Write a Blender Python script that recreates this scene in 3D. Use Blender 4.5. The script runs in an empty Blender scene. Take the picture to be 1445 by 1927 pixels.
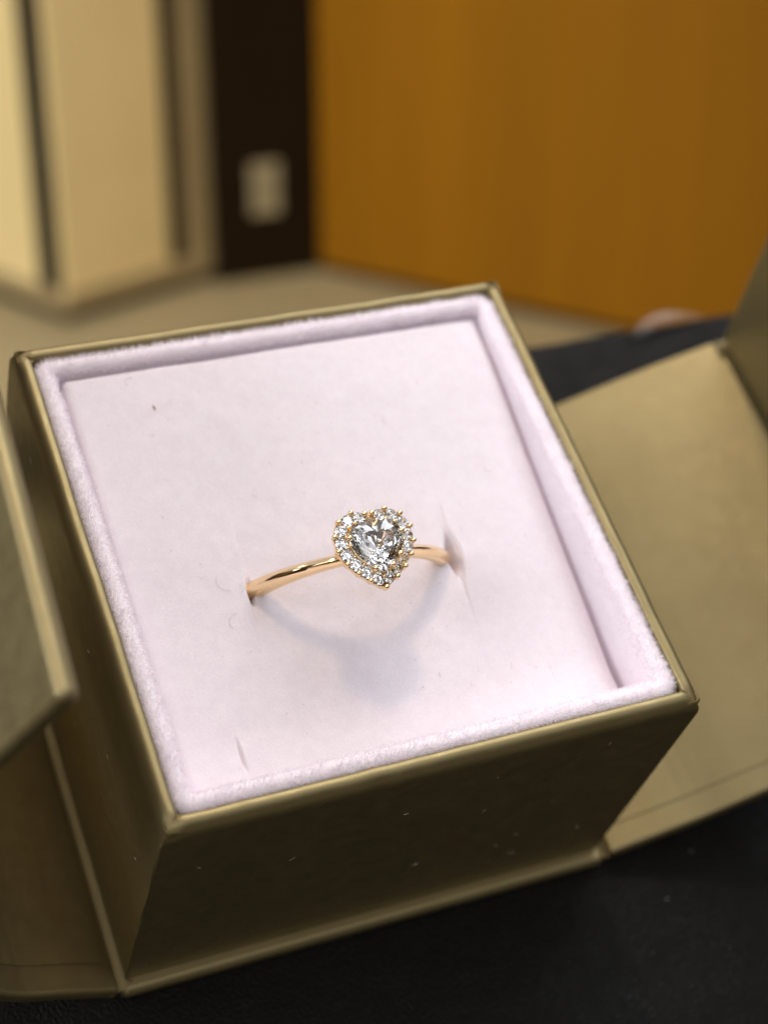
import bpy, bmesh, math, random
from mathutils import Vector, Matrix, noise

random.seed(7)
SC = bpy.context.scene
MM = 0.001
TILT = math.radians(32)            # the stand slopes 32 degrees towards its front
Z0 = 99.74                         # height of the ring box's top above the table, mm
# box frame (mm, origin at the centre of the box's top) -> world (metres)
BOX = Matrix.Translation((0, 0, Z0 * MM)) @ Matrix.Rotation(TILT, 4, 'X')

# ------------------------------------------------------------------ camera
cam_d = bpy.data.cameras.new('camera')
cam = bpy.data.objects.new('camera', cam_d)
SC.collection.objects.link(cam)
SC.camera = cam
c_pos = Vector((-50.083, -69.419, 120.331)) * MM
c_r = Vector((0.91737, -0.33979, 0.20729))
c_u = Vector((0.17762, 0.81555, 0.55075))
c_f = Vector((0.35620, 0.46842, -0.80852))
cm = Matrix((( c_r.x, c_u.x, -c_f.x, c_pos.x), (c_r.y, c_u.y, -c_f.y, c_pos.y),
             (c_r.z, c_u.z, -c_f.z, c_pos.z), (0, 0, 0, 1)))
cam.matrix_world = BOX @ cm
cam_d.sensor_fit = 'VERTICAL'
cam_d.sensor_height = 36
cam_d.sensor_width = 36
cam_d.lens = 3420 / 1927 * 36
cam_d.clip_start = 0.005
cam_d.clip_end = 50
cam_d.dof.use_dof = True
cam_d.dof.focus_distance = 0.1405
cam_d.dof.aperture_fstop = cam_d.lens / 3.1

# ------------------------------------------------------------------ light
W = bpy.data.worlds.new('World')
SC.world = W
W.use_nodes = True
bg = W.node_tree.nodes['Background']
bg.inputs[0].default_value = (1.0, 0.80, 0.56, 1)
bg.inputs[1].default_value = 0.035

def area(name, loc, target, size, power, col, shape='DISK'):
    d = bpy.data.lights.new(name, 'AREA')
    d.shape = shape
    d.size = size
    d.energy = power
    d.color = col
    o = bpy.data.objects.new(name, d)
    SC.collection.objects.link(o)
    o.location = loc
    o.rotation_euler = (Vector(target) - Vector(loc)).to_track_quat('-Z', 'Y').to_euler()
    return o

TGT = (0, 0, 0.09)
area('ceiling_spot', (0.05, 0.27, 1.42), TGT, 0.18, 5.4, (1.0, 0.77, 0.54))
area('ceiling_panel', (0.80, 0.45, 1.60), TGT, 1.0, 16.0, (0.88, 0.93, 1.0), 'SQUARE')
area('added_left_fill', (-1.15, -0.10, 0.80), TGT, 0.5, 11.0, (0.93, 0.95, 1.0), 'SQUARE')  # added unseen fill from the left, brightens the left half lid
area('added_gem_fill_right', (1.7, -1.5, 1.0), TGT, 1.0, 4.0, (1.0, 0.95, 0.9), 'SQUARE')  # added unseen fill at right front, brightens the stones
area('added_gem_fill_back', (-0.95, -2.1, 1.25), TGT, 1.5, 13.0, (0.95, 0.96, 1.0), 'SQUARE')  # added soft fill behind the camera, gives the stones something bright to reflect
area('lit_ceiling', (1.2, 0.6, 1.85), (1.2, 0.6, 0), 5.0, 46.0, (0.94, 0.94, 1.0), 'SQUARE')
sp_d = bpy.data.lights.new('added_background_spot', 'SPOT')  # added unseen spot that brightens the cartons and panel behind the box
sp_d.energy = 24.0
sp_d.color = (1.0, 0.84, 0.62)
sp_d.spot_size = math.radians(25)
sp_d.spot_blend = 0.55
sp_d.shadow_soft_size = 0.05
sp = bpy.data.objects.new('added_background_spot', sp_d)
SC.collection.objects.link(sp)
sp.location = (-0.35, -0.45, 1.0)
sp.rotation_euler = (Vector((0.02, 0.36, 0.06)) - sp.location).to_track_quat('-Z', 'Y').to_euler()
# small round unseen lights, added to make the stones sparkle
for k, (sx, sy, sz, p) in enumerate(((-0.55, 1.35, 1.62, 1.5), (-0.45, -1.5, 1.62, 0.8), (0.55, -1.35, 1.62, 0.8), (1.5, -0.8, 1.62, 1.0),
        (0.3, -0.55, 1.62, 0.8), (-0.35, -0.35, 1.62, 0.8), (-0.9, -2.2, 1.62, 1.2), (1.0, -2.2, 1.62, 1.2), (-1.5, 0.2, 1.62, 1.0))):
    area('added_sparkle_light', (sx, sy, sz), TGT, 0.14, p, ((1.0, 0.86, 0.68), (0.55, 0.78, 1.0))[k % 2])

SC.view_settings.view_transform = 'Standard'
SC.view_settings.look = 'None'
SC.view_settings.exposure = 0.0
SC.view_settings.gamma = 1.0
SC.view_settings.use_curve_mapping = False
cy = SC.cycles
cy.max_bounces = 16
cy.transmission_bounces = 14
cy.glossy_bounces = 8
cy.diffuse_bounces = 8
cy.caustics_reflective = True
cy.caustics_refractive = True
cy.blur_glossy = 0.6
cy.sample_clamp_indirect = 6.0

# ------------------------------------------------------------------ helpers
def link(o, parent=None):
    SC.collection.objects.link(o)
    if parent is not None:
        o.parent = parent
    return o

def tag(o, label, cat, group=None, kind=None):
    if label: o['label'] = label
    if cat: o['category'] = cat
    if group: o['group'] = group
    if kind: o['kind'] = kind
    return o

def empty(name, matrix, label, cat):
    o = bpy.data.objects.new(name, None)
    o.empty_display_size = 0.01
    link(o)
    o.matrix_world = matrix
    return tag(o, label, cat)

def mesh_obj(name, verts, faces, mat, parent=None, off=(0, 0, 0), smooth=False, bevel=0, seg=3, sharp=None):
    """verts in mm, shifted by off."""
    me = bpy.data.meshes.new(name)
    ox, oy, oz = off
    me.from_pydata([((v[0] + ox) * MM, (v[1] + oy) * MM, (v[2] + oz) * MM) for v in verts], [], faces)
    me.materials.append(mat)
    if smooth:
        me.polygons.foreach_set('use_smooth', [True] * len(me.polygons))
        if sharp:
            me.set_sharp_from_angle(angle=math.radians(sharp))
    me.update()
    o = bpy.data.objects.new(name, me)
    link(o, parent)
    if bevel:
        m = o.modifiers.new('bevel', 'BEVEL')
        m.width = bevel * MM
        m.segments = seg
        m.limit_method = 'ANGLE'
        m.angle_limit = math.radians(35)
        me.polygons.foreach_set('use_smooth', [True] * len(me.polygons))
        m.harden_normals = True
    return o

def fix_normals(o):
    bm = bmesh.new()
    bm.from_mesh(o.data)
    bmesh.ops.recalc_face_normals(bm, faces=bm.faces)
    bm.to_mesh(o.data)
    bm.free()
    return o

def box_vf(x0, x1, y0, y1, z0, z1):
    v = [(x, y, z) for z in (z0, z1) for y in (y0, y1) for x in (x0, x1)]
    f = [(0, 2, 3, 1), (4, 5, 7, 6), (0, 1, 5, 4), (2, 6, 7, 3), (0, 4, 6, 2), (1, 3, 7, 5)]
    return v, f

def nz(x, y=0.0, z=0.0):
    return noise.noise(Vector((x, y, z)))

# ------------------------------------------------------------------ materials
def new_mat(name):
    m = bpy.data.materials.new(name)
    m.use_nodes = True
    nt = m.node_tree
    return m, nt, nt.nodes['Principled BSDF'], nt.nodes['Material Output']

def noise_tex(nt, scale, detail=3, rough=0.55, stretch=None):
    tc = nt.nodes.new('ShaderNodeTexCoord')
    n = nt.nodes.new('ShaderNodeTexNoise')
    n.inputs['Scale'].default_value = scale
    n.inputs['Detail'].default_value = detail
    n.inputs['Roughness'].default_value = rough
    if stretch:
        mp = nt.nodes.new('ShaderNodeMapping')
        mp.inputs['Scale'].default_value = stretch
        nt.links.new(tc.outputs['Object'], mp.inputs[0])
        nt.links.new(mp.outputs[0], n.inputs[0])
    else:
        nt.links.new(tc.outputs['Object'], n.inputs[0])
    return n

def ramp(nt, src, c0, c1, p0=0.3, p1=0.7):
    r = nt.nodes.new('ShaderNodeValToRGB')
    r.color_ramp.elements[0].color = (*c0, 1)
    r.color_ramp.elements[1].color = (*c1, 1)
    r.color_ramp.elements[0].position = p0
    r.color_ramp.elements[1].position = p1
    nt.links.new(src, r.inputs[0])
    return r

def add_bump(nt, b, src, strength, dist, prev=None):
    n = nt.nodes.new('ShaderNodeBump')
    n.inputs['Strength'].default_value = strength
    n.inputs['Distance'].default_value = dist
    nt.links.new(src, n.inputs['Height'])
    if prev is not None:
        nt.links.new(prev.outputs[0], n.inputs['Normal'])
    nt.links.new(n.outputs[0], b.inputs['Normal'])
    return n

def mat_paper():
    m, nt, b, _ = new_mat('olive_satin_paper')
    n = noise_tex(nt, 120, 4)
    r = ramp(nt, n.outputs[0], (0.252, 0.201, 0.096), (0.282, 0.225, 0.109))
    nt.links.new(r.outputs[0], b.inputs['Base Color'])
    b.inputs['Metallic'].default_value = 0.8
    n2 = noise_tex(nt, 700, 3)
    r2 = ramp(nt, n2.outputs[0], (0.42, 0.42, 0.42), (0.52, 0.52, 0.52))
    nt.links.new(r2.outputs[0], b.inputs['Roughness'])
    n3 = noise_tex(nt, 9000, 2)
    p = add_bump(nt, b, n3.outputs[0], 0.22, 0.00006)
    n4 = noise_tex(nt, 160, 2)
    add_bump(nt, b, n4.outputs[0], 0.035, 0.0006, p)
    return m

def mat_velvet(name, c0, c1, bump=True):
    m, nt, b, _ = new_mat(name)
    n = noise_tex(nt, 900, 4, 0.65)
    r = ramp(nt, n.outputs[0], c0, c1, 0.35, 0.65)
    nt.links.new(r.outputs[0], b.inputs['Base Color'])
    b.inputs['Roughness'].default_value = 1.0
    b.inputs['Specular IOR Level'].default_value = 0.05
    b.inputs['Sheen Weight'].default_value = 0.35
    b.inputs['Sheen Roughness'].default_value = 0.5
    b.inputs['Sheen Tint'].default_value = (1.0, 0.95, 1.0, 1)
    if bump:
        n3 = noise_tex(nt, 5200, 3, 0.7)
        p = add_bump(nt, b, n3.outputs[0], 0.35, 0.00012)
        n4 = noise_tex(nt, 420, 2)
        add_bump(nt, b, n4.outputs[0], 0.08, 0.0004, p)
    return m

def mat_simple(name, col, rough=0.5, metal=0.0, bump_scale=None, bump=0.1, dist=0.0002, var=0.12, vscale=60, stretch=None, spec=0.5):
    m, nt, b, _ = new_mat(name)
    n = noise_tex(nt, vscale, 4, 0.6, stretch)
    lo = tuple(c * (1 - var) for c in col)
    hi = tuple(min(1, c * (1 + var)) for c in col)
    r = ramp(nt, n.outputs[0], lo, hi)
    nt.links.new(r.outputs[0], b.inputs['Base Color'])
    b.inputs['Roughness'].default_value = rough
    b.inputs['Metallic'].default_value = metal
    b.inputs['Specular IOR Level'].default_value = spec
    if bump_scale:
        n2 = noise_tex(nt, bump_scale, 3, 0.6, stretch)
        add_bump(nt, b, n2.outputs[0], bump, dist)
    return m

def mat_leather():
    m, nt, b, _ = new_mat('black_leather')
    b.inputs['Base Color'].default_value = (0.0040, 0.0034, 0.0026, 1)
    n = noise_tex(nt, 260, 4)
    r = ramp(nt, n.outputs[0], (0.42, 0.42, 0.42), (0.62, 0.62, 0.62))
    nt.links.new(r.outputs[0], b.inputs['Roughness'])
    b.inputs['Specular IOR Level'].default_value = 0.12
    tc = nt.nodes.new('ShaderNodeTexCoord')
    v = nt.nodes.new('ShaderNodeTexVoronoi')
    v.feature = 'DISTANCE_TO_EDGE'
    v.inputs['Scale'].default_value = 1900
    nn = noise_tex(nt, 500, 3)
    mx = nt.nodes.new('ShaderNodeMixRGB')
    mx.inputs[0].default_value = 0.0015
    nt.links.new(tc.outputs['Object'], mx.inputs[1])
    nt.links.new(nn.outputs['Color'], mx.inputs[2])
    nt.links.new(mx.outputs[0], v.inputs['Vector'])
    cl = ramp(nt, v.outputs['Distance'], (0, 0, 0), (1, 1, 1), 0.0, 0.25)
    p = add_bump(nt, b, cl.outputs[0], 0.45, 0.00014)
    n5 = noise_tex(nt, 45, 4)
    add_bump(nt, b, n5.outputs[0], 0.35, 0.002, p)
    return m

def mat_gold():
    m, nt, b, _ = new_mat('yellow_gold')
    b.inputs['Base Color'].default_value = (0.95, 0.72, 0.42, 1)
    b.inputs['Metallic'].default_value = 1.0
    b.inputs['Roughness'].default_value = 0.09
    n = noise_tex(nt, 900, 2)
    add_bump(nt, b, n.outputs[0], 0.03, 0.0002)
    return m

def mat_gem(name, lobes):
    m = bpy.data.materials.new(name)
    m.use_nodes = True
    nt = m.node_tree
    nt.nodes.remove(nt.nodes['Principled BSDF'])
    out = nt.nodes['Material Output']
    prev = None
    for col, ior in lobes:
        g = nt.nodes.new('ShaderNodeBsdfGlass')
        g.inputs['Color'].default_value = (*col, 1)
        g.inputs['Roughness'].default_value = 0.0
        g.inputs['IOR'].default_value = ior
        if prev is None:
            prev = g
        else:
            a = nt.nodes.new('ShaderNodeAddShader')
            nt.links.new(prev.outputs[0], a.inputs[0])
            nt.links.new(g.outputs[0], a.inputs[1])
            prev = a
    nt.links.new(prev.outputs[0], out.inputs['Surface'])
    return m

def mat_film():
    m = bpy.data.materials.new('clear_plastic_film')
    m.use_nodes = True
    nt = m.node_tree
    nt.nodes.remove(nt.nodes['Principled BSDF'])
    t = nt.nodes.new('ShaderNodeBsdfTransparent')
    t.inputs[0].default_value = (0.93, 0.94, 0.95, 1)
    g = nt.nodes.new('ShaderNodeBsdfGlossy')
    g.inputs['Roughness'].default_value = 0.3
    fr = nt.nodes.new('ShaderNodeFresnel')
    fr.inputs['IOR'].default_value = 1.5
    mx = nt.nodes.new('ShaderNodeMixShader')
    mu = nt.nodes.new('ShaderNodeMath')
    mu.operation = 'MULTIPLY'
    mu.inputs[1].default_value = 0.8
    nt.links.new(fr.outputs[0], mu.inputs[0])
    nt.links.new(mu.outputs[0], mx.inputs[0])
    nt.links.new(t.outputs[0], mx.inputs[1])
    nt.links.new(g.outputs[0], mx.inputs[2])
    nt.links.new(mx.outputs[0], nt.nodes['Material Output'].inputs['Surface'])
    return m

M_PAPER = mat_paper()
M_VELVET = mat_velvet('pale_lilac_velvet', (0.745, 0.675, 0.715), (0.782, 0.715, 0.752))
def mat_fibre():
    m = bpy.data.materials.new('pale_lilac_pile')
    m.use_nodes = True
    nt = m.node_tree
    nt.nodes.remove(nt.nodes['Principled BSDF'])
    n = noise_tex(nt, 700, 2)
    r = ramp(nt, n.outputs[0], (0.93, 0.88, 0.91), (0.985, 0.95, 0.97))
    d = nt.nodes.new('ShaderNodeBsdfDiffuse')
    t = nt.nodes.new('ShaderNodeBsdfTranslucent')
    mx = nt.nodes.new('ShaderNodeMixShader')
    mx.inputs[0].default_value = 0.55
    for q in (d, t):
        nt.links.new(r.outputs[0], q.inputs['Color'])
    nt.links.new(d.outputs[0], mx.inputs[1])
    nt.links.new(t.outputs[0], mx.inputs[2])
    nt.links.new(mx.outputs[0], nt.nodes['Material Output'].inputs['Surface'])
    return m
M_FIBRE = mat_fibre()
M_LEATHER = mat_leather()
M_GOLD = mat_gold()
M_GEM = mat_gem('clear_gemstone', (((1, 1, 1), 2.15),))
M_HEART = mat_gem('clear_heart_gemstone', (((1, 1, 1), 2.17),))
M_FILM = mat_film()
M_DESK = mat_simple('pale_oak_table', (0.25, 0.205, 0.11), 0.5, 0, 900, 0.1, 0.0002, 0.10, 14, (1, 14, 1))
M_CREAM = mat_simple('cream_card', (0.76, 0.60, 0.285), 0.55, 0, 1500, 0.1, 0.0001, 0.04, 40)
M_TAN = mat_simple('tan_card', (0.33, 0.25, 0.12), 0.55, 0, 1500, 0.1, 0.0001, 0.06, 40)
M_BAND = mat_simple('black_ribbon_and_shade', (0.010, 0.008, 0.005), 0.6, 0, 2500, 0.2, 0.0001, 0.1, 200, spec=0.1)
M_BROWN = mat_simple('dark_brown_card', (0.013, 0.006, 0.001), 0.6, 0, 1500, 0.1, 0.0001, 0.15, 60, spec=0.12)
M_WOOD = mat_simple('amber_wood', (0.24, 0.098, 0.0015), 0.5, 0, 300, 0.06, 0.0004, 0.13, 11, (3.5, 3.5, 0.3), spec=0.15)
M_EMBLEM = mat_simple('pale_gold_foil', (0.34, 0.29, 0.17), 0.4, 0.2, None, var=0.35, vscale=130)
M_LINT = mat_simple('lint', (0.42, 0.34, 0.33), 0.9)
M_DUST = mat_simple('dust', (0.55, 0.52, 0.48), 0.9)
M_SPECK = mat_simple('tan_speck', (0.34, 0.24, 0.10), 0.9)

# ------------------------------------------------------------------ table
v, f = box_vf(-900, 900, -150, 1100, -25, 0)
desk = mesh_obj('table_top', v, f, M_DESK, bevel=2)
tag(desk, 'pale wooden table top under the black sloping stand', None, kind='structure')

# ------------------------------------------------------------------ sloping leather stand
def build_stand():
    zt = -31.15                      # stand surface in the box frame
    yb, yf = 37.0, -135.0
    xs = [-150 + i * 2.5 for i in range(121)]
    n_top = 90
    prof = []                        # (y, z) in box frame, from the foot of the back over the top to the front
    r = 2.2
    def w2b(y, z):                   # world mm relative to the box origin -> box frame
        c, s = math.cos(TILT), math.sin(TILT)
        return (y * c + z * s, -y * s + z * c)
    # rounded back edge: go from vertical (world) back face to the sloping top
    c, s = math.cos(TILT), math.sin(TILT)
    top_back_w = (yb * c - zt * s, yb * s + zt * c)
    foot = w2b(top_back_w[0], -Z0 + 0.3)
    prof.append(foot)
    bx_, bz_ = foot
    for k in range(1, 7):
        t = k / 7
        prof.append((foot[0] + (yb - foot[0]) * t, foot[1] + (zt - foot[1]) * t))
    # arc
    dir_back = Vector((yb - foot[0], zt - foot[1])).normalized()
    for k in range(0, 9):
        t = k / 8
        p0 = Vector((yb, zt)) - dir_back * r
        p1 = Vector((yb, zt))
        p2 = Vector((yb - r, zt))
        p = p0 * (1 - t) ** 2 + p1 * 2 * t * (1 - t) + p2 * t * t
        prof.append((p.x, p.y))
    yfront = None
    # front: where the slope meets the table
    for k in range(1, n_top + 1):
        y = (yb - r) + (yf - (yb - r)) * k / n_top
        prof.append((y, zt))
    base = foot
    ref = [(y, z) for y, z in prof]
    verts, faces = [], []
    ny = len(prof)
    for x in xs:
        for j, (y, z) in enumerate(prof):
            dz = 0
            if j >= 9:
                dz = -0.25 * abs(nz(x * 0.05, y * 0.05, 3)) - 0.10 * abs(nz(x * .21, y * .21, 9))
                if abs(x) < 26 and abs(y) < 26:
                    dz = min(dz, -0.05)
            if 6 <= j < 17:
                dz += 0.25 * nz(x * 0.18, 0, j * 0.05) - .1
            verts.append((x, y, z + dz))
    for i in range(len(xs) - 1):
        for j in range(ny - 1):
            a = i * ny + j
            faces.append((a, a + 1, a + ny + 1, a + ny))
    # side and bottom closing faces
    faces.append(tuple(range(ny)))
    faces.append(tuple((len(xs) - 1) * ny + j for j in reversed(range(ny))))
    faces.append((0, (len(xs) - 1) * ny, len(xs) * ny - 1, ny - 1))
    root_m = BOX.copy()
    o = mesh_obj('leather_stand', verts, faces, M_LEATHER, None, smooth=True, sharp=50)
    fix_normals(o)
    o.matrix_world = root_m
    tag(o, 'black grained leather sloping stand under the open ring box', 'stand')
    return o
stand = build_stand()

# ------------------------------------------------------------------ ring box
ZB = -31.05                                     # underside of the base board
box_root = empty('ring_box', BOX @ Matrix.Translation((0, 0, ZB * MM)),
                 'open square olive ring box with pale lilac velvet lining on the black stand', 'ring box')
OFF = (0, 0, -ZB)
def bpart(name, verts, faces, mat, **k):
    return mesh_obj(name, verts, faces, mat, k.pop('parent', box_root), OFF, **k)

HT = 29.5
v, f = box_vf(-23.2, 23.2, -23.75, 23.4, ZB, -HT - 0.03)
bpart('base_board', v, f, M_PAPER, bevel=0.7, seg=5)

def wall_panel(rot, seed):
    """one wrapped side wall; built as the front wall (outer face at y=-22.5) then turned."""
    T = 1.45
    RX, RZ = 0.95, 1.5
    prof = [(0, -HT), (0, -HT * 0.66), (0, -HT * 0.33), (0, -6), (0, -RZ - 0.6)]
    for k in range(0, 10):
        a = math.pi - (math.pi / 2) * k / 9
        prof.append((RX + RX * math.cos(a), -RZ + RZ * math.sin(a)))
    r2 = 0.40
    for k in range(0, 6):
        a = math.pi / 2 - (math.pi / 2) * k / 5
        prof.append((T - r2 + r2 * math.cos(a), -r2 + r2 * math.sin(a) - 0.02))
    prof += [(T, -6), (T, -HT)]
    n = 72
    verts, faces = [], []
    m = len(prof)
    for i in range(n + 1):
        s = -1 + 2 * i / n
        # denser near the ends
        s = math.copysign(1 - (1 - abs(s)) ** 1.35, s)
        for j, (d, z) in enumerate(prof):
            half = 22.5 - d - 0.02
            x = s * half
            e = 22.5 - abs(x)
            y = -22.5 + d
            top = max(0, 1 + z / 3.0)
            dip = 0.5 * max(0, 1 - e / 1.5) ** 0.7 if z > -1.5 else 0
            w = 0.085 * nz(x * 0.16, seed * 7.1) + 0.04 * nz(x * .6, seed * 3.3)
            lift = 0.05 * nz(x * 0.25, seed + 20) * top
            bow = 0.10 * (1 - s * s) * (1 if d < .5 else 0)
            y2 = y + (w * top) - bow * (1 - top) * 0.3
            verts.append((x, y2, z - dip + lift))
    for i in range(n):
        for j in range(m - 1):
            a = i * m + j
            faces.append((a, a + m, a + m + 1, a + 1))
        faces.append((i * m + m - 1, i * m + 2 * m - 1, i * m + m, i * m))
    faces.append(tuple(range(m)))
    faces.append(tuple(n * m + j for j in reversed(range(m))))
    c, s = math.cos(rot), math.sin(rot)
    verts = [(x * c - y * s, x * s + y * c, z) for x, y, z in verts]
    return fix_normals(bpart('side_wall', verts, faces, M_PAPER, smooth=True, sharp=60))
for k in range(4):
    wall_panel(k * math.pi / 2, k + 1)

def corner_fold(sx, sy, seed):
    """small folded paper lip standing round an outer corner."""
    rnd = random.Random(seed)
    verts, faces = [], []
    path = []
    L = 1.45
    for k in range(0, 6):
        path.append((22.30, 22.30 - L + (L - 0.45) * k / 5, 0))
    for k in range(1, 6):
        a = (math.pi / 2) * k / 6
        path.append((21.85 + 0.45 * math.cos(a), 21.85 + 0.45 * math.sin(a), 0))
    for k in range(0, 6):
        path.append((21.85 - (L - 0.45) * k / 5, 22.30, 0))
    n = len(path)
    th = 0.26
    for i, (x, y, _) in enumerate(path):
        d = Vector((22.0 - L, 22.0 - L)) - Vector((x, y))
        d.normalize()
        t = i / (n - 1)
        h = -0.50 + 0.24 * math.sin(t * math.pi) + rnd.uniform(-.03, .03)
        for (o, z) in ((0, -1.3), (-0.03, h - .12), (th * 0.5, h + .02), (th, h - .12), (th, -1.3)):
            verts.append(((x + d.x * o) * sx, (y + d.y * o) * sy, z))
    for i in range(n - 1):
        for j in range(4):
            a = i * 5 + j
            faces.append((a, a + 1, a + 6, a + 5))
    faces += [tuple(range(5)), tuple((n - 1) * 5 + j for j in range(5))]
    # a diagonal crease tongue inside the lip
    b = len(verts)
    for (q, z, wdt) in ((21.8, -0.56, .35), (21.4, -0.30, .5), (20.95, -0.36, .42)):
        for s in (-1, 1):
            verts.append(((q - s * wdt * .5) * sx, (q + s * wdt * .5) * sy, z + (0.08 if s > 0 else -.10)))
    faces += [(b, b + 1, b + 3, b + 2), (b + 2, b + 3, b + 5, b + 4)]
    fix_normals(bpart('corner_fold', verts, faces, M_PAPER, smooth=True, sharp=55))
for i, (sx, sy) in enumerate(((-1, -1), (1, -1), (1, 1), (-1, 1))):
    corner_fold(sx, sy, i + 3)

# paper seam down the left front edge
def tube(path, r, n=5):
    verts, faces = [], []
    for i, p in enumerate(path):
        p = Vector(p)
        t = (Vector(path[min(i + 1, len(path) - 1)]) - Vector(path[max(i - 1, 0)])).normalized()
        a = t.orthogonal().normalized()
        b = t.cross(a)
        rr = r(i / (len(path) - 1)) if callable(r) else r
        for k in range(n):
            g = 2 * math.pi * k / n
            verts.append(tuple(p + a * math.cos(g) * rr + b * math.sin(g) * rr))
    for i in range(len(path) - 1):
        for k in range(n):
            faces.append((i * n + k, i * n + (k + 1) % n, (i + 1) * n + (k + 1) % n, (i + 1) * n + k))
    faces += [tuple(reversed(range(n))), tuple((len(path) - 1) * n + k for k in range(n))]
    return verts, faces
seam = [(-22.52 + 0.03 * math.sin(k), -22.35 + 0.10 * math.sin(k * .6), -1.6 - k * 1.2) for k in range(23)]
seam += [(-22.55, -22.45, -29.0), (-22.4, -22.6, -29.35), (-22.0, -22.75, -29.46)]
v, f = tube(seam, 0.055)
bpart('paper_seam', v, f, M_PAPER, smooth=True)

# ---- velvet rim
def rr_loop(half, rad, n=8, side=26):
    """rounded square, returns list of (x, y, nx, ny)."""
    out = []
    cx = half - rad
    for q in range(4):
        a0 = q * math.pi / 2
        c, s = math.cos(a0), math.sin(a0)
        # straight side of quadrant q: outward normal (c, s), runs along (-s, c)
        for k in range(side):
            t = -cx + 2 * cx * k / side
            out.append((c * half - s * t, s * half + c * t, c, s))
        for k in range(n):
            a = a0 + (math.pi / 2) * k / n
            out.append((cx * (c - s) + rad * math.cos(a), cx * (s + c) + rad * math.sin(a), math.cos(a), math.sin(a)))
    return out

# profile: inset from the wall, height, normal (outward, up)
RIM = []
RO, RI = 21.0, 18.95
for (ins, z) in ((0.0, -2.6), (0.0, -1.3)):
    RIM.append((ins, z, 1, 0))
for k in range(0, 9):
    a = math.pi * k / 8
    RIM.append((0.74 - 0.74 * math.cos(a), -0.95 + 0.72 * math.sin(a), math.cos(a), math.sin(a)))
RIM += [(1.52, -2.0, -1, 0.05), (1.58, -4.0, -1, 0), (1.6, -9.0, -1, 0)]
def rim_corner(ins):
    return max(0.30, 1.3 - 0.62 * ins)
loops = [rr_loop(RO - ins, rim_corner(ins)) for ins, z, a, b in RIM]
verts, faces = [], []
nl = len(loops[0])
for (ins, z, a, b), lp in zip(RIM, loops):
    for i, (x, y, nx, ny) in enumerate(lp):
        w = 0.10 * nz(x * .22, y * .22, 5) + .04 * nz(x * .9, y * .9, 8)
        verts.append((x + nx * w * 0.6, y + ny * w * .6, z + (w if z > -1.5 else 0)))
for j in range(len(loops) - 1):
    for i in range(nl):
        a, b = j * nl + i, j * nl + (i + 1) % nl
        faces.append((a, b, b + nl, a + nl))
M_RIM = mat_velvet('pale_velvet_rim', (0.83, 0.76, 0.80), (0.89, 0.82, 0.86))
rim = bpart('velvet_rim', verts, faces, M_RIM, smooth=True)

# ---- velvet cushion
SLITS = ((( -8.95, 2.5), (-9.54, -6.05)), ((9.11, 1.65), (8.44, -7.7)))
def slab_z(x, y):
    z = -2.65 + (y + 0.0) * (3.3 / 38.0)
    z += 0.10 * nz(x * .12, y * .12, 1) + 0.05 * nz(x * .4, y * .4, 2)
    # front: the cloth turns up a little against the rim
    if y < -14.2:
        z += 0.025 * (-14.2 - y) ** 2
    # right edge rolls down
    if x > 16.2:
        t = (x - 16.2) / 2.6
        z -= 1.6 * t * t * (0.10 + 0.90 * min(1, max(0, (14 - y) / 30)))
    e = min(x + 18.95, 19.15 - y)
    if e < 0.5:
        z -= 0.35 * (1 - max(e, 0) / 0.5) ** 2
    # tongue between the slits is lifted a bit by the ring, slits gape
    for k, ((xa, ya), (xb, yb)) in enumerate(SLITS):
        t = (y - yb) / (ya - yb)
        xs = xb + (xa - xb) * t
        sgn = 1 if k == 0 else -1
        d = (x - xs) * sgn              # >0 towards the tongue
        if -0.35 < t < 1.35:
            tt = min(1, max(0, t))
            prof = math.sin(math.pi * (tt * .9 + .05)) if 0 <= t <= 1 else 0.15 * max(0, 1 - abs(t - tt) / .35)
            g = 0.22 + 0.16 * prof + (0.55 * math.exp(-((t - 0.47) / 0.17) ** 2) if k else 0)
            if 0 <= t <= 1:
                z -= (0.04 + 2.4 * math.exp(-((t - (0.36 if k == 0 else 0.47)) / (0.08 if k == 0 else 0.15)) ** 2)) * prof ** .4 * math.exp(-((d - 0.10) / (g * .6)) ** 4)
            if d > 0:
                z -= 0.20 * prof * math.exp(-d / 1.2)
            else:
                z += 0.16 * prof * math.exp(d / 0.8)
    # cut ends of the front fold
    for xc, ya, yb, dep in ((-14.05, -14.6, -17.4, .38), (12.9, -14.5, -16.3, .10)):
        if yb < y < ya:
            q = math.sin(math.pi * (y - yb) / (ya - yb))
            z -= dep * q ** .5 * math.exp(-((x - xc) / 0.10) ** 2)
            if x > xc and dep > .3:
                z += 0.22 * q * math.exp(-(x - xc) / 1.5)
    return z
xs = [-18.95 + i * 0.4 for i in range(94)] + [18.8]
for c0, wd in ((-9.25, 1.3), (8.75, 1.3), (-14.05, .5), (12.9, .5)):
    k = c0 - wd
    while k < c0 + wd:
        xs.append(k)
        k += 0.09
xs = sorted(set(round(x, 3) for x in xs))
ys = [-19.3 + i * 0.35 for i in range(110)] + [19.15]
ys = sorted(set(round(y, 3) for y in ys))
verts, faces = [], []
for x in xs:
    for y in ys:
        verts.append((x, y, slab_z(x, y)))
NY = len(ys)
for i in range(len(xs) - 1):
    for j in range(NY - 1):
        a = i * NY + j
        faces.append((a, a + NY, a + NY + 1, a + 1))
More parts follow.
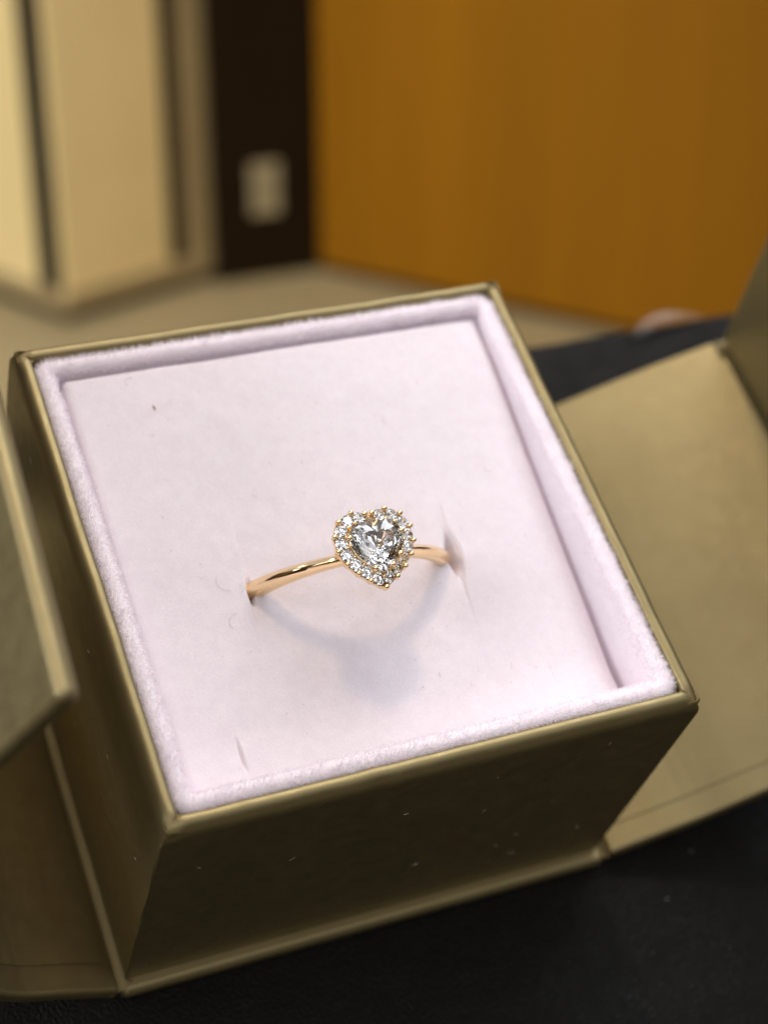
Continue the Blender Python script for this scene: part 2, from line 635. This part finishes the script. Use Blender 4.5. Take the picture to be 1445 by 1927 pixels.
# skirt
edge = [i * NY for i in range(len(xs))] + [(len(xs) - 1) * NY + j for j in range(1, NY)] + \
       [i * NY + NY - 1 for i in reversed(range(len(xs) - 1))] + [j for j in reversed(range(1, NY - 1))]
b0 = len(verts)
for e in edge:
    x, y, z = verts[e]
    verts.append((x * 1.003, y * 1.003, z - 4.0))
for k in range(len(edge)):
    k2 = (k + 1) % len(edge)
    faces.append((edge[k], b0 + k, b0 + k2, edge[k2]))
cushion = bpart('velvet_cushion', verts, faces, M_VELVET, smooth=True)

# ---- pile fibres
def fibres(name, samples, mat, parent):
    verts, faces = [], []
    for p, d, L, w in samples:
        side = d.cross(Vector((random.uniform(-1, 1), random.uniform(-1, 1), random.uniform(-1, 1))))
        if side.length < 1e-4:
            continue
        side.normalize()
        b = len(verts)
        bend = Vector((random.uniform(-1, 1), random.uniform(-1, 1), random.uniform(-1, 1))) * L * 0.22
        mid = p + d * L * 0.55 + bend * .3
        tip = p + d * L + bend
        verts += [tuple(p + side * w), tuple(p - side * w), tuple(mid - side * w * .8), tuple(mid + side * w * .8), tuple(tip)]
        faces += [(b, b + 1, b + 2, b + 3), (b + 3, b + 2, b + 4)]
    o = mesh_obj(name, verts, faces, mat, parent, OFF)
    o['kind'] = 'stuff'
    return o

def rim_samples(n):
    out = []
    for _ in range(n):
        # weight to the rounded top, some on the inner wall
        if random.random() < 0.72:
            a = math.pi * random.random()
            ins, z, ca, sa = 0.74 - 0.74 * math.cos(a), -0.95 + 0.72 * math.sin(a), math.cos(a), math.sin(a)
        else:
            ins, z, ca, sa = 1.5, -1.0 - 3.2 * random.random(), -1, 0.0
        half = RO - ins
        rad = rim_corner(ins)
        cx = half - rad
        peri = 8 * cx + 2 * math.pi * rad
        t = random.random() * peri / 4
        q = random.randrange(4)
        a0 = q * math.pi / 2
        c, s = math.cos(a0), math.sin(a0)
        if t < 2 * cx:
            tt = t - cx
            x, y, nx, ny = c * half - s * tt, s * half + c * tt, c, s
        else:
            a = a0 + (t - 2 * cx) / rad
            x, y = cx * (c - s) + rad * math.cos(a), cx * (s + c) + rad * math.sin(a)
            nx, ny = math.cos(a), math.sin(a)
        clump = nz(x * 1.3, y * 1.3, z * 1.3)
        d = Vector((nx * ca, ny * ca, sa + 0.25)) + Vector((random.gauss(0, .28), random.gauss(0, .28), random.gauss(0, .2)))
        d += Vector((clump, nz(y * 1.3, x * 1.3, 4), 0)) * 0.35
        d.normalize()
        L = random.uniform(0.28, 0.52) * (1 + .35 * clump) * (0.75 if ca < -0.2 else 1.0)
        if z < -1.2:
            L *= 0.6
        out.append((Vector((x, y, z - 0.05)), d, L, random.uniform(.014, .024)))
    return out
fibres('velvet_pile', rim_samples(70000), M_FIBRE, rim)

def slab_samples(n):
    out = []
    for _ in range(n):
        x, y = random.uniform(-18.9, 18.6), random.uniform(-19.2, 19.1)
        z = slab_z(x, y)
        d = Vector((random.gauss(0, .8) + .2, random.gauss(0, .8) - .3, 0.55)).normalized()
        out.append((Vector((x, y, z - .02)), d, random.uniform(.10, .22), random.uniform(.008, .015)))
    return out
fibres('felt_nap', slab_samples(60000), M_FIBRE, cushion)

# ---- doors: board lofted between a front path and a back path
def board(name, front, back, th, mat, up_sign=1, bevel=0.5, n_y=2):
    """front/back: list of (x, y, z) along one face; thickness th is added along the path normal."""
    n = len(front)
    def normals(path):
        out = []
        for i in range(n):
            a, b = Vector(path[max(i - 1, 0)]), Vector(path[min(i + 1, n - 1)])
            t = (b - a)
            nn = Vector((-t.z, 0, t.x)).normalized() * up_sign
            out.append(nn)
        return out
    nf, nb = normals(front), normals(back)
    verts, faces = [], []
    for i in range(n):
        F, B = Vector(front[i]), Vector(back[i])
        verts += [tuple(F), tuple(B), tuple(B + nb[i] * th), tuple(F + nf[i] * th)]
    for i in range(n - 1):
        for j in range(4):
            a, b = i * 4 + j, i * 4 + (j + 1) % 4
            faces.append((a, b, b + 4, a + 4))
    faces += [(0, 1, 2, 3), tuple((n - 1) * 4 + j for j in (3, 2, 1, 0))]
    o = bpart(name, verts, faces, mat, bevel=bevel, seg=4)
    return fix_normals(o)

def sheet(name, front, back, th, inset, lift, mat, parent, up_sign=1):
    """thin liner glued on a board's inner face, inset from the long edges."""
    n = len(front)
    F2, B2 = [], []
    for F, B in zip(front, back):
        F, B = Vector(F), Vector(B)
        d = (B - F).normalized()
        F2.append(F + d * inset)
        B2.append(B - d * inset)
    def lifted(path):
        out = []
        for i in range(n):
            t = path[min(i + 1, n - 1)] - path[max(i - 1, 0)]
            out.append(path[i] + Vector((-t.z, 0, t.x)).normalized() * up_sign * lift)
        return out
    F3, B3 = lifted(F2), lifted(B2)
    verts, faces = [], []
    for F, B in zip(F3, B3):
        verts += [tuple(F), tuple(B), tuple(B + Vector((0, 0, th))), tuple(F + Vector((0, 0, th)))]
    for i in range(n - 1):
        for j in range(4):
            a, b = i * 4 + j, i * 4 + (j + 1) % 4
            faces.append((a, b, b + 4, a + 4))
    faces += [(0, 1, 2, 3), tuple((n - 1) * 4 + j for j in (3, 2, 1, 0))]
    return fix_normals(bpart(name, verts, faces, mat, parent=parent))

def smooth_path(pts, n):
    """Catmull-Rom through 3-D points."""
    P = [Vector(p) for p in pts]
    P = [P[0] * 2 - P[1]] + P + [P[-1] * 2 - P[-2]]
    out = []
    segs = len(P) - 3
    for s in range(segs):
        for k in range(n):
            t = k / n
            a, b, c, d = P[s:s + 4]
            out.append(0.5 * ((2 * b) + (c - a) * t + (2 * a - 5 * b + 4 * c - d) * t * t + (3 * b - a - 3 * c + d) * t ** 3))
    out.append(P[-2])
    return [tuple(p) for p in out]

TH = 1.5
# right door: flap rising from the base, then the half lid standing on its end
rf = smooth_path([(24.0, -23.4, -30.75), (32.0, -23.4, -28.1), (38.8, -23.4, -25.0), (46.0, -23.4, -21.9), (53.9, -23.4, -19.0)], 5)
rb = [(x, 23.4, z) for x, y, z in rf]
right_flap = board('door_flap', rf, rb, TH, M_PAPER, 1)
rin = [(x, y, z + 0) for x, y, z in rf]
sheet('flap_liner', [tuple(Vector(p)) for p in rf[1:]], [tuple(Vector(p)) for p in rb[1:]], 0.10, 2.6, TH + 0.02, M_PAPER, right_flap, 1)
def strip(name, pts, y0, y1, mat, th=0.25):
    verts, faces = [], []
    n = len(pts)
    for (x, z) in pts:
        verts += [(x, y0, z), (x, y1, z), (x, y1, z - th), (x, y0, z - th)]
    for i in range(n - 1):
        for j in range(4):
            a, b = i * 4 + j, i * 4 + (j + 1) % 4
            faces.append((a, b, b + 4, a + 4))
    faces += [(0, 1, 2, 3), tuple((n - 1) * 4 + j for j in (3, 2, 1, 0))]
    return fix_normals(bpart(name, verts, faces, mat, smooth=True, sharp=60))
strip('spine_crease', [(22.9, -29.75), (23.3, -29.85), (23.6, -30.25), (23.9, -30.2), (24.3, -29.35)], -23.3, 23.3, M_PAPER)
strip('spine_crease', [(-22.6, -29.48), (-23.3, -29.5), (-23.75, -30.3), (-24.1, -30.25), (-24.6, -29.2)], -23.35, 23.3, M_PAPER)

lid_r = [(54.2, -17.7), (52.0, 3.2)]
lf = [(54.2 + (52.0 - 54.2) * k / 6, -23.4, -17.55 + 20.7 * k / 6) for k in range(7)]
lb = [(x, 23.4, z) for x, y, z in lf]
board('half_lid', lf, lb, 1.7, M_PAPER, -1, bevel=0.6)
strip('lid_hinge', [(53.4, -17.5), (54.2, -17.75), (55.0, -17.6), (55.6, -16.8)], -23.2, 23.2, M_PAPER, 0.3)

# left door: raised higher, its half lid leaning over towards the tray
lff = smooth_path([(-24.0, -23.4, -30.7), (-28.4, -23.4, -27.7), (-33.7, -23.3, -24.0), (-38.9, -22.3, -18.0), (-41.8, -20.6, -10.0), (-42.6, -19.3, -2.2)], 5)
lbb = smooth_path([(-24.0, 23.3, -30.7), (-28.2, 23.5, -27.7), (-33.3, 23.9, -24.0), (-37.9, 24.7, -18.0), (-40.4, 26.2, -10.0), (-40.9, 27.6, -2.2)], 5)
left_flap = board('door_flap', lff, lbb, TH, M_PAPER, -1)
sheet('flap_liner', lff[1:], lbb[1:], 0.10, 2.6, TH + 0.02, M_PAPER, left_flap, -1)
Fc = Vector((-30.17, -19.0, 18.30))
ld = Vector((-3.7075, 0, -6.1877)).normalized()          # down the lid
yd = Vector((0.0376, 1, 0)).normalized()
lf = [tuple(Fc + ld * (21.5 * (1 - k / 6))) for k in range(7)]
lb = [tuple(Fc + yd * 46.8 + ld * (21.5 * (1 - k / 6))) for k in range(7)]
board('half_lid', lf, lb, 1.8, M_PAPER, -1, bevel=0.75)

# ------------------------------------------------------------------ ring
u = Vector((0.9993, -0.0373, -0.0085)).normalized()
back = Vector((0, 0, 1)).cross(u).normalized()
a = math.radians(15.5)
w = (Vector((0, 0, 1)) * math.cos(a) - back * math.sin(a))
u = (u - w * u.dot(w)).normalized()
yv = w.cross(u)
c0 = Vector((-0.59, -1.97, -6.72))
RMAT = Matrix(((u.x, yv.x, w.x, c0.x * MM), (u.y, yv.y, w.y, c0.y * MM), (u.z, yv.z, w.z, c0.z * MM), (0, 0, 0, 1)))
RO_ = 9.8
ring = empty('gold_ring', BOX @ RMAT @ Matrix.Translation((0, 0, -RO_ * MM)),
             'gold ring with clear heart stone and halo, held in the lilac velvet cushion', 'ring')
ROFF = (0, 0, RO_)
def rpart(name, verts, faces, mat, parent=ring, **k):
    return mesh_obj(name, verts, faces, mat, parent, ROFF if parent is ring else (0, 0, 0), **k)

# band with a soft ridge, slimmer towards the setting
prof = [(-1, -1.0), (-1.0, -.35), (-.86, .05), (-.5, .62), (-.16, .96), (0, 1.0), (.16, .96), (.5, .62), (.86, .05), (1.0, -.35), (1, -1.0), (.6, -1.15), (0, -1.2), (-.6, -1.15)]
N = 160
verts, faces = [], []
for i in range(N):
    g = 2 * math.pi * i / N
    near = max(0, math.cos(g))                   # 1 at the setting
    hw = 0.80 - 0.32 * near ** 2.0
    ht = 0.56 - 0.12 * near ** 2
    for (px, pz) in prof:
        r = RO_ - 0.62 + pz * ht
        verts.append((r * math.sin(g), px * hw, r * math.cos(g)))
m = len(prof)
for i in range(N):
    for j in range(m):
        faces.append((i * m + j, i * m + (j + 1) % m, ((i + 1) % N) * m + (j + 1) % m, ((i + 1) % N) * m + j))
fix_normals(rpart('band', verts, faces, M_GOLD, smooth=True, sharp=28))

# heart outline (half: cubic segments), widest 2.95
def bez(p0, p1, p2, p3, n):
    out = []
    for k in range(n):
        t = k / n
        out.append(tuple((1 - t) ** 3 * p0[i] + 3 * (1 - t) ** 2 * t * p1[i] + 3 * (1 - t) * t * t * p2[i] + t ** 3 * p3[i] for i in (0, 1)))
    return out
half = bez((0, 1.92), (0.45, 2.75), (2.74, 2.95), (2.74, 0.58), 60) + bez((2.74, 0.58), (2.74, -1.10), (0.80, -2.3), (0, -2.90), 60) + [(0, -2.90)]
heart_dense = half + [(-x, y) for x, y in reversed(half[1:-1])]
def resample(poly, n, start=0.0):
    P = [Vector(p) for p in poly] + [Vector(poly[0])]
    L = [0]
    for i in range(1, len(P)):
        L.append(L[-1] + (P[i] - P[i - 1]).length)
    out = []
    for k in range(n):
        s = ((k + start) / n % 1.0) * L[-1]
        j = 1
        while L[j] < s:
            j += 1
        t = (s - L[j - 1]) / max(1e-9, L[j] - L[j - 1])
        out.append(P[j - 1].lerp(P[j], t))
    return out
def sc_heart(poly, k, cy=-0.1):
    return [Vector((p[0] * k, cy + (p[1] - cy) * k)) for p in poly]
def offset_poly(poly, d):
    n = len(poly)
    out = []
    for i in range(n):
        t = (poly[(i + 1) % n] - poly[i - 1])
        nn = Vector((-t.y, t.x)).normalized()     # polygon runs clockwise -> outward is left
        out.append(poly[i] + nn * d)
    return out

PHI = math.radians(0.5)
HZ = RO_ + 1.4                                    # height of the halo's girdle plane over the ring centre
setting_M = Matrix.Rotation(PHI, 4, 'Y') @ Matrix.Translation((0, 0, HZ))
def hp(x, y, z):
    return tuple(setting_M @ Vector((x, y, z)))

NH = 17
centres = resample(heart_dense, NH, 0.0)
# setting plate: scalloped outline under the halo
outl = resample(heart_dense, 160)
outer = offset_poly(outl, 0.44)
def scal(i, n=160):
    return 0.07 * abs(math.sin(math.pi * (i / n) * NH))
outer = [o + (o - p).normalized() * scal(i) for i, (o, p) in enumerate(zip(outer, outl))]
inner = offset_poly(outl, -0.62)
verts, faces = [], []
rings = [(outer, -0.95, .86), (outer, -0.62, 1.0), (outer, -0.20, 1.0), (offset_poly(outl, 0.40), -0.20, 1), (offset_poly(outl, 0.34), -0.58, 1), (offset_poly(outl, -0.34), -0.58, 1), (offset_poly(outl, -0.46), -0.02, 1), (inner, 0.12, 1), (offset_poly(outl, -.74), 0.10, 1), (offset_poly(outl, -0.78), -0.6, 1), (offset_poly(outl, -0.70), -0.95, .9)]
for pl, z, k in rings:
    for p in pl:
        verts.append(hp(p.x * k, p.y * k, z))
for r in range(len(rings)):
    r2 = (r + 1) % len(rings)
    for i in range(160):
        faces.append((r * 160 + i, r * 160 + (i + 1) % 160, r2 * 160 + (i + 1) % 160, r2 * 160 + i))
setting = fix_normals(rpart('setting', verts, faces, M_GOLD, smooth=True, sharp=40))
# gallery bridge that carries the setting on the band
verts, faces = [], []
for z, k in ((-2.3, .26), (-1.6, .40), (-0.95, .72)):
    for p in outl[::4]:
        verts.append(hp(p.x * k, p.y * k * .9, z))
n4 = len(outl[::4])
for r in range(2):
    for i in range(n4):
        faces.append((r * n4 + i, r * n4 + (i + 1) % n4, (r + 1) * n4 + (i + 1) % n4, (r + 1) * n4 + i))
fix_normals(rpart('gallery', verts, faces, M_GOLD, smooth=True))

# halo stones: round brilliants sharing one mesh
def brilliant(d):
    r = d / 2
    V, Fc_ = [], []
    for k in range(8):
        g = math.pi / 4 * k + math.pi / 8
        V.append((r * .56 * math.cos(g), r * .56 * math.sin(g), r * .34))
    for k in range(8):
        g = math.pi / 4 * k
        V.append((r * .80 * math.cos(g), r * .80 * math.sin(g), r * .20))
    for z in (.03, -.03):
        for k in range(16):
            g = math.pi / 8 * k
            V.append((r * math.cos(g), r * math.sin(g), r * z))
    for k in range(8):
        g = math.pi / 4 * k + math.pi / 8
        V.append((r * .45 * math.cos(g), r * .45 * math.sin(g), -r * .50))
    V.append((0, 0, -r * .86))
    T, K, G, G2, P, C = 0, 8, 16, 32, 48, 56
    Fc_.append(tuple(range(8)))
    for k in range(8):
        k1 = (k + 1) % 8
        Fc_.append((T + k, K + k, K + k1) if False else (T + k, K + k1, T + k1))
        Fc_.append((T + k, K + k, K + k1))
        g0, g1, g2 = G + 2 * k, G + (2 * k + 1) % 16, G + (2 * k + 2) % 16
        Fc_ += [(K + k, g0, g1), (K + k, g1, K + k1), (K + k1, g1, g2)]
        for a_, b_ in ((g0, g1), (g1, g2)):
            Fc_.append((a_, a_ + 16, b_ + 16, b_))
        h0, h1, h2 = g0 + 16, g1 + 16, g2 + 16
        Fc_ += [(h0, P + k, h1), (h1, P + k, h2), (P + k, C, P + k1), (h2, P + k, P + k1)]
    return V, Fc_
bv, bf = brilliant(1.02)
gem_me = None
for i, p in enumerate(centres):
    dn = (p - Vector((0, 0.2))).normalized()
    tiltv = Vector((dn.x * 0.16, dn.y * .16, 1)).normalized()
    rot = tiltv.to_track_quat('Z', 'Y').to_matrix().to_4x4() @ Matrix.Rotation(random.uniform(0, 6), 4, 'Z')
    M4 = setting_M @ Matrix.Translation((p.x, p.y, 0.06)) @ rot
    if gem_me is None:
        o = rpart('halo_stone', bv, bf, M_GEM)
        fix_normals(o)
        for vv in o.data.vertices:
            vv.co -= Vector(ROFF) * MM
        gem_me = o.data
    else:
        o = bpy.data.objects.new('halo_stone', gem_me)
        link(o, ring)
    loc = M4.to_translation()
    o.location = (Vector(loc) + Vector(ROFF)) * MM
    o.rotation_euler = M4.to_euler()

# heart stone
def heart_gem(k):
    n = 22
    base = resample(heart_dense, n, 0.0)
    girdle = sc_heart(base, k)
    midp = sc_heart(resample(heart_dense, n, 0.5), k)
    cy = -0.15
    def s(poly, q):
        return [Vector((p.x * q, cy + (p.y - cy) * q)) for p in poly]
    V = []
    def ringv(poly, z):
        b = len(V)
        V.extend((p.x, p.y, z) for p in poly)
        return b
    F = []
    T = ringv(s(girdle, .56), .60)
    K = ringv(s(midp, .80), .36)
    G = ringv(girdle, .05)
    G2 = ringv(girdle, -.05)
    P = ringv(s(midp, .56), -.86)
    Q = ringv(s(girdle, .26), -1.42)
    V.append((0, cy, -1.80))
    C = len(V) - 1
    F.append(tuple(T + i for i in range(n)))
    for i in range(n):
        j = (i + 1) % n
        F += [(T + i, K + i, T + j), (K + i, K + j, T + j)]
        F += [(G + i, G + j, K + i), (K + i, G + j, K + j)]
        F.append((G + i, G2 + i, G2 + j, G + j))
        F += [(G2 + i, P + i, G2 + j), (P + i, P + j, G2 + j)]
        F += [(P + i, Q + i, Q + j) if False else (P + i, Q + j, P + j), (P + i, Q + i, Q + j)]
        F.append((Q + i, C, Q + j))
    return V, F
hv, hf = heart_gem(0.80)
HL = 0.50
hs = fix_normals(rpart('heart_stone', [hp(x, y + 0.02, z + HL) for x, y, z in hv], hf, M_HEART))

# rail under the heart stone
rail = resample(sc_heart(heart_dense, .76), 90)
verts, faces = [], []
for p in rail:
    nn = (p - Vector((0, -.1))).normalized()
    for (o_, z) in ((0.10, .02), (0.13, .30), (0.02, .42), (-.08, .30), (-.05, .02)):
        verts.append(hp(p.x + nn.x * o_, p.y + nn.y * o_, z))
for i in range(90):
    for j in range(5):
        faces.append((i * 5 + j, i * 5 + (j + 1) % 5, ((i + 1) % 90) * 5 + (j + 1) % 5, ((i + 1) % 90) * 5 + j))
fix_normals(rpart('heart_rail', verts, faces, M_GOLD, smooth=True))

# beads (prongs)
def bead_mesh(r, h):
    bm = bmesh.new()
    bmesh.ops.create_icosphere(bm, subdivisions=2, radius=r)
    for vtx in bm.verts:
        if vtx.co.z < 0:
            vtx.co.z -= h * min(1, -vtx.co.z / (r * .4))
        else:
            vtx.co.z *= 0.85
    V = [tuple(vtx.co) for vtx in bm.verts]
    F = [tuple(x.index for x in fc.verts) for fc in bm.faces]
    bm.free()
    return V, F
protos = {}
def bead(name, x, y, z, r, h, lean=(0, 0)):
    key = (r, h)
    if key not in protos:
        V, F = bead_mesh(r, h)
        o = mesh_obj(name, V, F, M_GOLD, ring, smooth=True)
        protos[key] = o.data
    else:
        o = bpy.data.objects.new(name, protos[key])
        link(o, ring)
    o.location = (Vector(hp(x, y, z)) + Vector(ROFF)) * MM
    o.rotation_euler = (lean[0], lean[1] + PHI, 0)
between = resample(heart_dense, NH, 0.5)
ob = offset_poly([Vector(p) for p in between], 0.46)
ib = offset_poly([Vector(p) for p in between], -0.40)
for i in range(NH):
    bead('prong_bead', ob[i].x, ob[i].y, 0.16, 0.225, 0.45)
    bead('prong_bead', ib[i].x, ib[i].y, 0.22, 0.15, 0.40)
hd = resample(sc_heart(heart_dense, .80), 100)
for k in (21, 43.5, 56.5, 79, 31 + 4, 0):
    p = hd[int(k) % 100]
    nn = (Vector((0, -.1)) - p).normalized()
    bead('claw', p.x * 1.0, p.y, 0.66, 0.24, 0.75, (nn.y * -.35, nn.x * .35))

# ------------------------------------------------------------------ lint and dust
def hair(path, wd):
    V, F = tube(path, wd, 3)
    return V, F
def merge(parts):
    V, F = [], []
    for v_, f_ in parts:
        b = len(V)
        V += v_
        F += [tuple(i + b for i in q) for q in f_]
    return V, F
rnd = random.Random(11)
parts = []
def lint_on_slab(x, y, L, curl, wd=.014):
    g = rnd.uniform(0, 6.28)
    pts = []
    px, py = x, y
    for k in range(9):
        pts.append((px, py, slab_z(px, py) + .10 + .05 * math.sin(k)))
        px += math.cos(g) * L / 8
        py += math.sin(g) * L / 8
        g += curl / 8
    parts.append(hair(pts, wd))
for (x, y, L, curl) in ((-13.2, 18.2, 1.2, 2.6), (7.2, 10.6, 1.0, 2.2), (-13.3, 12.6, .5, .6), (-10.8, -2.6, 2.0, -2.0), (-10.9, -4.6, 1.8, 2.4), (10.2, -1.0, .5, 1), (3.5, -13.6, .45, .5), (2.0, -14.0, .4, .3), (-9.5, -13.5, .3, .8), (14.2, 4.0, .7, 1), (9.6, -14.2, .6, 1.5), (-2, 12, .3, 1), (11, 13, .5, 2), (-6.5, 5.5, .4, 1.4)):
    lint_on_slab(x, y, L, curl)
for _ in range(60):
    lint_on_slab(rnd.uniform(-17, 16), rnd.uniform(-16, 17), rnd.uniform(.10, .3), rnd.uniform(-2, 2), .010)
V, F = merge(parts)
o = mesh_obj('lint', V, F, M_LINT, cushion, OFF)
o['kind'] = 'stuff'
V, F = tube([(-12.2, 15.3, slab_z(-12.2, 15.3) + .06), (-12.15, 15.1, slab_z(-12.2, 15.1) + .1), (-12.1, 14.9, slab_z(-12.1, 14.9) + .05)], .055, 6)
mesh_obj('tan_speck', V, F, M_SPECK, cushion, OFF, smooth=True)
parts = []
for _ in range(26):                              # fluff on the front and left outer faces
    if rnd.random() < .5:
        p = Vector((rnd.uniform(-20, 21), -22.62, rnd.uniform(-27, -3)))
        d = Vector((rnd.uniform(-1, 1), 0, rnd.uniform(-1, 1)))
    else:
        p = Vector((-22.62, rnd.uniform(-20, 18), rnd.uniform(-27, -4)))
        d = Vector((0, rnd.uniform(-1, 1), rnd.uniform(-1, 1)))
    d.normalize()
    L = rnd.uniform(.2, .9)
    q = d.cross(Vector((1, .3, .2))).normalized() * L * .12
    parts.append(hair([p, p + d * L * .5 + q * 0.6, p + d * L], .018))
V, F = merge(parts)
o = mesh_obj('dust', V, F, M_DUST, box_root, OFF)
o['kind'] = 'stuff'
parts = []
for _ in range(34):                              # crumbs on the leather
    x, y = rnd.uniform(-30, 80), rnd.uniform(-60, -24.5)
    r = rnd.choice((.025, .03, .04, .07))
    bm = bmesh.new()
    bmesh.ops.create_icosphere(bm, subdivisions=1, radius=r)
    vs = [(vtx.co.x * rnd.uniform(.7, 1.5) + x, vtx.co.y * rnd.uniform(.7, 1.5) + y, vtx.co.z - 31.15 + r * .6) for vtx in bm.verts]
    fs = [tuple(t.index for t in fc.verts) for fc in bm.faces]
    bm.free()
    parts.append((vs, fs))
V, F = merge(parts)
o = mesh_obj('dust', V, F, M_DUST, stand)
o['kind'] = 'stuff'

# ------------------------------------------------------------------ scrap of clear film on the stand's back edge
verts, faces = [], []
nx_, ny_ = 40, 16
for i in range(nx_ + 1):
    for j in range(ny_ + 1):
        s, t = i / nx_, j / ny_
        x = 53.5 + 9.5 * s + 1.2 * t
        y = 34.6 + 2.4 * t * math.sin(math.pi * min(1, s * 0.8 + 0.2)) + 1.1 * s
        z = -31.0 + 0.12 + 0.22 * abs(nz(s * 6, t * 2, 4)) + 0.22 * math.sin(math.pi * s) * math.sin(math.pi * t)
        verts.append((x, y, z))
for i in range(nx_):
    for j in range(ny_):
        a_ = i * (ny_ + 1) + j
        faces.append((a_, a_ + ny_ + 1, a_ + ny_ + 2, a_ + 1))
film = mesh_obj('plastic_film', verts, faces, M_FILM, smooth=True)
film.matrix_world = BOX
tag(film, 'crumpled scrap of clear plastic film on the back edge of the leather stand', 'film')

# ------------------------------------------------------------------ things behind, standing on the table
def upright(name, corner, dirv, depthv, wdt, dep, label, cat):
    """empty on the table, local x along dirv, local y along depthv."""
    dx = Vector((dirv[0], dirv[1], 0)).normalized()
    dy = Vector((-dx.y, dx.x, 0))
    Mx = Matrix(((dx.x, dy.x, 0, corner[0] * MM), (dx.y, dy.y, 0, corner[1] * MM), (0, 0, 1, 0.0), (0, 0, 0, 1)))
    return empty(name, Mx, label, cat)

def tpart(name, parent, dims, mat, bevel=0.6):
    v_, f_ = box_vf(*dims)
    return mesh_obj(name, v_, f_, mat, parent, bevel=bevel)

H = 190
# cream carton: corner on the table, one face to the right, one to the left
cb = upright('gift_carton', (53.4, 326.6), (0.922, 0.387), None, 52, 90,
             'tall cream gift carton with black ribbon strips beside the dark brown carton', 'carton')
tpart('body', cb, (0, 52.5, 0.0, 95, 3.0, H), M_CREAM, 0.8)
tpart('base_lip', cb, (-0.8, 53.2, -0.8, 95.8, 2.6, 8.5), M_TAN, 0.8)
tpart('shadow_strip', cb, (0.6, 51.8, 0.6, 94.4, 0.05, 2.6), M_BAND, 0.2)  # dark strip standing in for the shadow under the carton
tpart('ribbon_strip', cb, (-0.5, 0.02, 1.2, 10.6, 8.6, H + 0.4), M_BAND, 0.15)
tpart('ribbon_strip', cb, (35.6, 40.9, -0.5, 0.02, 8.6, H + 0.4), M_BAND, 0.15)
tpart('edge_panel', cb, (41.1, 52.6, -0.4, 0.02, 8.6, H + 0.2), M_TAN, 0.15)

bb = upright('gift_carton', (100.3, 341.5), (1.0, 0.0), None, 27, 60,
             'dark brown carton with pale oval emblem between cream carton and amber panel', 'carton')
tpart('body', bb, (0, 46, 0, 60, 0.05, H), M_BROWN, 0.6)
V, F = box_vf(10.2, 18.6, -0.7, 0.02, 18.5, 33.0)
mesh_obj('emblem', V, F, M_EMBLEM, bb, bevel=2.6, seg=4)

wp = upright('wooden_screen', (130.2, 340.0), (0.547, -0.837), None, 260, 14,
             'wide amber wooden panel standing upright behind the leather stand', 'panel')
tpart('panel', wp, (0, 300, 0.0, 16, 2.2, H + 30), M_WOOD, 0.6)
tpart('foot_rail', wp, (0.5, 299.5, 0.8, 15.2, 0.05, 2.2), M_BROWN, 0.3)
